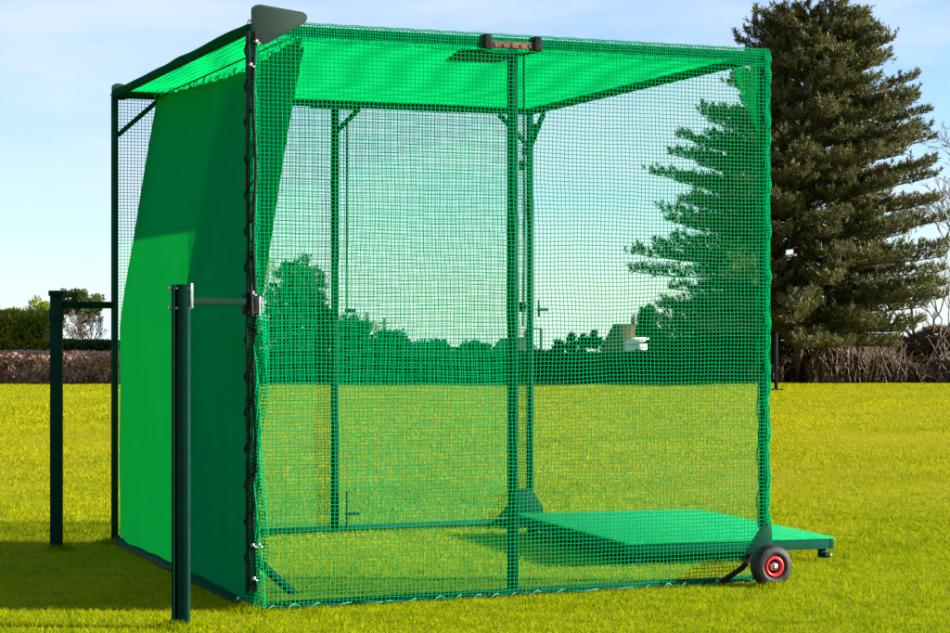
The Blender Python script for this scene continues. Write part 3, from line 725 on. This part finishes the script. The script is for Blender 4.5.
def cone(P):
    P = P.copy(); t = np.clip((P[:, 2:3] + 1) / 2, 0, 1.1); P[:, :2] *= (1.15 - t) ** .7; return P
def egg(P):
    P = P.copy(); t = np.clip((P[:, 2:3] + 1) / 2, 0, 1.1); P[:, :2] *= np.clip(1.12 - .45 * t, .3, 1.2); return P
leafy_tree('conifer_tree', 'big rounded dark conifer behind the hedge, seen through the left part of the net', 298, 50, 318, (.86, .86, 1.35), M_dark, 420, 50, .10, shape=egg, clr=.17, up=.9)
leafy_tree('ivy_tree', 'ivy-covered tree with a rounded olive crown behind the left end support post', 80, 51, 306, (.55, .5, .34), M_ivy, 130, 45, .075, clr=.28)
leafy_tree('ivy_tree', 'small olive-green leafy tree between the laurel hedge and the left end support post', 46, 50.5, 322, (.45, .5, .5), M_laurel, 110, 45, .08, clr=.3)
leafy_tree('conifer_tree', 'small pointed conifer left of the big pine, beside the brown-roofed house', 648, 160, 338, (1.25, 1.25, 2.7), M_dark, 200, 45, .28, shape=cone, clr=.2, up=.9)
for k, (px, py, rx, rz, lab) in enumerate((
    (392, 348, .42, .40, 'dark round shrub rising behind the hedge beside the utility poles'),
    (348, 338, .55, .5, 'dark bushy shrub against the right side of the round conifer'),
    (432, 352, .50, .22, 'low rounded shrub behind the hedge beneath the floodlight'),
    (474, 353, .40, .22, 'small low shrub behind the hedge just left of the dark-roofed house'),
    (680, 345, .7, .7, 'dark broad bush between the small pointed conifer and the big pine'),
    (725, 345, .8, .6, 'dark bush directly beneath the lower left branches of the pine'))):
    leafy_tree('shrub', lab, px, 48 + .4 * k, py, (rx, .5, rz), M_dark, 120, 40, .09, cat='shrub', clr=.3)
# spiky young conifers
for k, (px, py) in enumerate(((558, 341), (572, 335), (583, 338), (595, 332))):
    leafy_tree('young_conifer', ('spiky young conifer above the hedge left of the brown roof, ' + ('first', 'second', 'third', 'fourth')[k] + ' from the left'), px, 49.5, py + 10, (.16, .13, .20 + .06 * (k % 3)), M_dark, 22, 14, .12,
               cat='young tree', group='young conifers in a row above the hedge', shape=cone, clr=.5, up=1.6)
hedge('hedge', 'ragged dark hedge between the long hedge and the big pine', wx(650, 46.5), wx(775, 46.5), 46.3, 1.1, .70, 1.25, M_box, M_hedgecore, 22000, .09, .05, rough=.08)
# brambles under the pine (tangle of stems and dry leaves)
def brambles():
    x0, x1 = wx(752, D1), 12.4; n = 1500; mb = MB()
    for k in range(n):
        x = rng.uniform(x0, x1); y = D1 + rng.uniform(-.1, 2.0)
        if abs(x - wx(797, D1)) < .32 and y < 45.9: y += 1.2
        h = rng.uniform(.45, 1.25) * (.75 + .3 * math.sin(x * 1.7) + .15 * math.sin(x * 4.1)); a = rng.uniform(0, 6.28); r = rng.uniform(.1, .5)
        t = np.linspace(0, 1, 6); pts = np.stack([x + r * np.cos(a) * t ** 1.5 + .03 * np.sin(t * 9 + k), y + r * np.sin(a) * t ** 1.5, h * (t * 1.35 - .35 * t * t)], -1)
        mb.tube(pts, np.linspace(.012, .004, 6), 3, cap=False)
    V0 = np.vstack(mb.V); n2 = 52000
    x = rng.uniform(x0, x1, n2); T = .66 * (.75 + .3 * np.sin(x * 1.7) + .18 * np.sin(x * 4.1) + .1 * np.sin(x * 9)); z = rng.random(n2) ** .8 * T; y = D1 + .05 + z * .5 + rng.uniform(0, .9, n2) ** 2
    y = y + np.where((np.abs(x - wx(797, D1)) < .30) & (y < 46), 1.0, 0)
    V, Q = leaf_arrays(np.stack([x, y, z], -1), rng.normal(size=(n2, 3)) + np.array([0, -.2, .5]), .085 * rng.uniform(.5, 1.5, n2), .03 * rng.uniform(.6, 1.4, n2))
    o = mb; o.add(V, Q=Q)
    return o.build('undergrowth', M_bramble)
tag(brambles(), 'tangle of dry brown brambles under the pine along the right edge of the field', 'undergrowth', kind='stuff')
hedge('hedge', 'shadowy tangled bank of dark growth behind the dry brambles at the right', wx(740, 48), 13.5, 48.6, 1.2, .95, 1.05, M_bramble, M_hedgecore, 30000, .10, .035, rough=.12)

# ------------------------------------------------------------------ distant things
M_tile = solid('brown_roof_tiles', (.06, .028, .02), (.12, .055, .04), rough=.85, scale=2, bump=.4, bscale=8)
M_slate = solid('dark_slate_roof', (.02, .035, .03), (.04, .06, .05), rough=.8, scale=2)
M_brick = solid('house_brick', (.16, .08, .06), (.26, .14, .10), rough=.9, scale=4, bump=.3)
M_white = solid('white_render', (.45, .46, .47), (.6, .6, .6), rough=.8, scale=3)
M_glass = solid('window_glass', (.03, .04, .05), (.05, .06, .07), rough=.08, scale=2, spec=.8)
M_wood = solid('weathered_pole', (.05, .04, .03), (.10, .08, .06), rough=.9, scale=6)
def house(label, px0, px1, pytop, d, rise, mroof, mwall, white=False, rz=0.0):
    x0, x1 = wx(px0, d), wx(px1, d); x = (x0 + x1) / 2; w = x1 - x0
    zb = float(ground_h(np.array(x), np.array(d))); zt = wz(pytop, d) - zb
    root = empty('house', (x, d, zb), rz); tag(root, label, 'house')
    ze = zt - rise; dp = w * .6
    mb = MB(); mb.box((0, 0, ze / 2 - .5), (w * .92, dp * .92, ze + 1)); 
    wl = mb.build('wall', mwall, root)
    mb = MB()
    for sgn in (-1, 1):
        a = np.array([-w / 2, sgn * dp * .52, ze - .15]); b = np.array([-w / 2 + w * .27, 0, zt]); c = np.array([w / 2 - w * .27, 0, zt]); e = np.array([w / 2, sgn * dp * .52, ze - .15])
        mb.prism([a, b, c, e], 0, 0, (0, 0, .12))
    for sgn in (-1, 1):
        mb.prism([(sgn * w / 2, -dp * .52, ze - .13), (sgn * w / 2, dp * .52, ze - .13), (sgn * (w / 2 - w * .27), 0, zt + .01)], 0, 0, (0, 0, .11))
    rf = mb.build('roof', mroof, root)
    mb = MB(); mb.box((w * .18, .2, zt + .3), (.6, .6, 1.1)); mb.tube([(w * .18, .2, zt + .8), (w * .18, .2, zt + 1.15)], .13, 8); mb.build('chimney', M_brick, rf)
    for u in (-.28, .0, .28):
        mb = MB(); mb.box((u * w, -dp * .46 - .03, ze * .62), (w * .14, .06, 1.1)); wn = mb.build('window', M_white, root)
        mb = MB(); mb.box((u * w, -dp * .46 - .07, ze * .62), (w * .12, .03, .95)); mb.build('pane', M_glass, wn)
    return root
house('distant house with dark slate roof above the hedge near the middle poles', 484, 546, 339, 230, 2.2, M_slate, M_brick)
house('distant house with brown tiled roof left of the small pointed conifer', 600, 650, 325, 210, 2.6, M_tile, M_brick)
# white gable building beside it
d = 120; x = wx(636, d); zb = float(ground_h(np.array(x), np.array(d)))
root = empty('outbuilding', (x, d, zb), R(25)); tag(root, 'small white outbuilding catching the sun in front of the brown-roofed house', 'outbuilding')
zt = wz(339, d) - zb
mb = MB(); mb.box((0, 0, zt * .42), (.62, 1.6, zt * .84)); mb.build('wall', M_white, root)
mb = MB(); mb.prism([(-.36, -.9, zt * .82), (.36, -.9, zt), (.36, .9, zt), (-.36, .9, zt * .82)], 0, 0, (0, 0, .1)); mb.build('roof', M_white, root)
# utility poles
for k, (px, py, xr) in enumerate(((367, 312, False), (384.5, 318, True))):
    d = 90 + 10 * k; x = wx(px, d); zb = float(ground_h(np.array(x), np.array(d))); zt = wz(py, d) - zb
    root = empty('utility_pole', (x, d, zb)); tag(root, ('plain thin utility pole among the bare twigs right of the round conifer', 'thin utility pole with a short crossarm, farther from the round conifer')[k], 'utility pole')
    mb = MB(); mb.tube([(0, 0, -.1), (0, 0, zt)], [.09, .06], 8); mb.build('pole', M_wood, root)
    if xr:
        mb = MB(); mb.box((0, 0, zt - .25), (.5, .08, .08)); mb.build('crossarm', M_wood, root)
# floodlight mast
d = 80; x = wx(441, d); zb = float(ground_h(np.array(x), np.array(d))); zt = wz(342, d) - zb
root = empty('floodlight', (x, d, zb)); tag(root, 'small dark floodlight on a short mast above the hedge left of the dark-roofed house', 'floodlight')
mb = MB(); mb.tube([(0, 0, -.1), (0, 0, zt)], .05, 8); mb.build('mast', M_black, root)
for sx_ in (-.13, .13):
    mb = MB(); mb.box((sx_, 0, zt + .03), (.2, .12, .16)); mb.build('lamp_head', M_black, root, bevel=.01)
# slim metal frame beside the dark roof
d = 60; x = wx(541, d); root = empty('lamp_post', (x, d, float(ground_h(np.array(x), np.array(d)))))
tag(root, 'thin dark post with a short sideways arm rising beside the dark-roofed house', 'lamp post'); zt = wz(328, d) - root.location.z
mb = MB(); mb.box((0, 0, zt / 2), (.08, .08, zt)); mb.build('post', M_black, root)
mb = MB(); mb.box((-.18, 0, zt - .02), (.28, .08, .05)); mb.build('arm', M_black, root)
# dark post by the right edge of the cage
d = 40.9; x = wx(776, d); root = empty('marker_post', (x, d, 0)); tag(root, 'slim dark post on the field in front of the pine, just right of the cage', 'marker post')
mb = MB(); mb.tube([(0, 0, 0), (0, 0, 1.18)], .036, 10); mb.build('post', M_black, root)
mb = MB(); mb.box((-.08, 0, .02), (.42, .2, .04)); mb.build('base_shade', M_black, root, bevel=.005)  # dark slab standing in for the shade at the post's foot
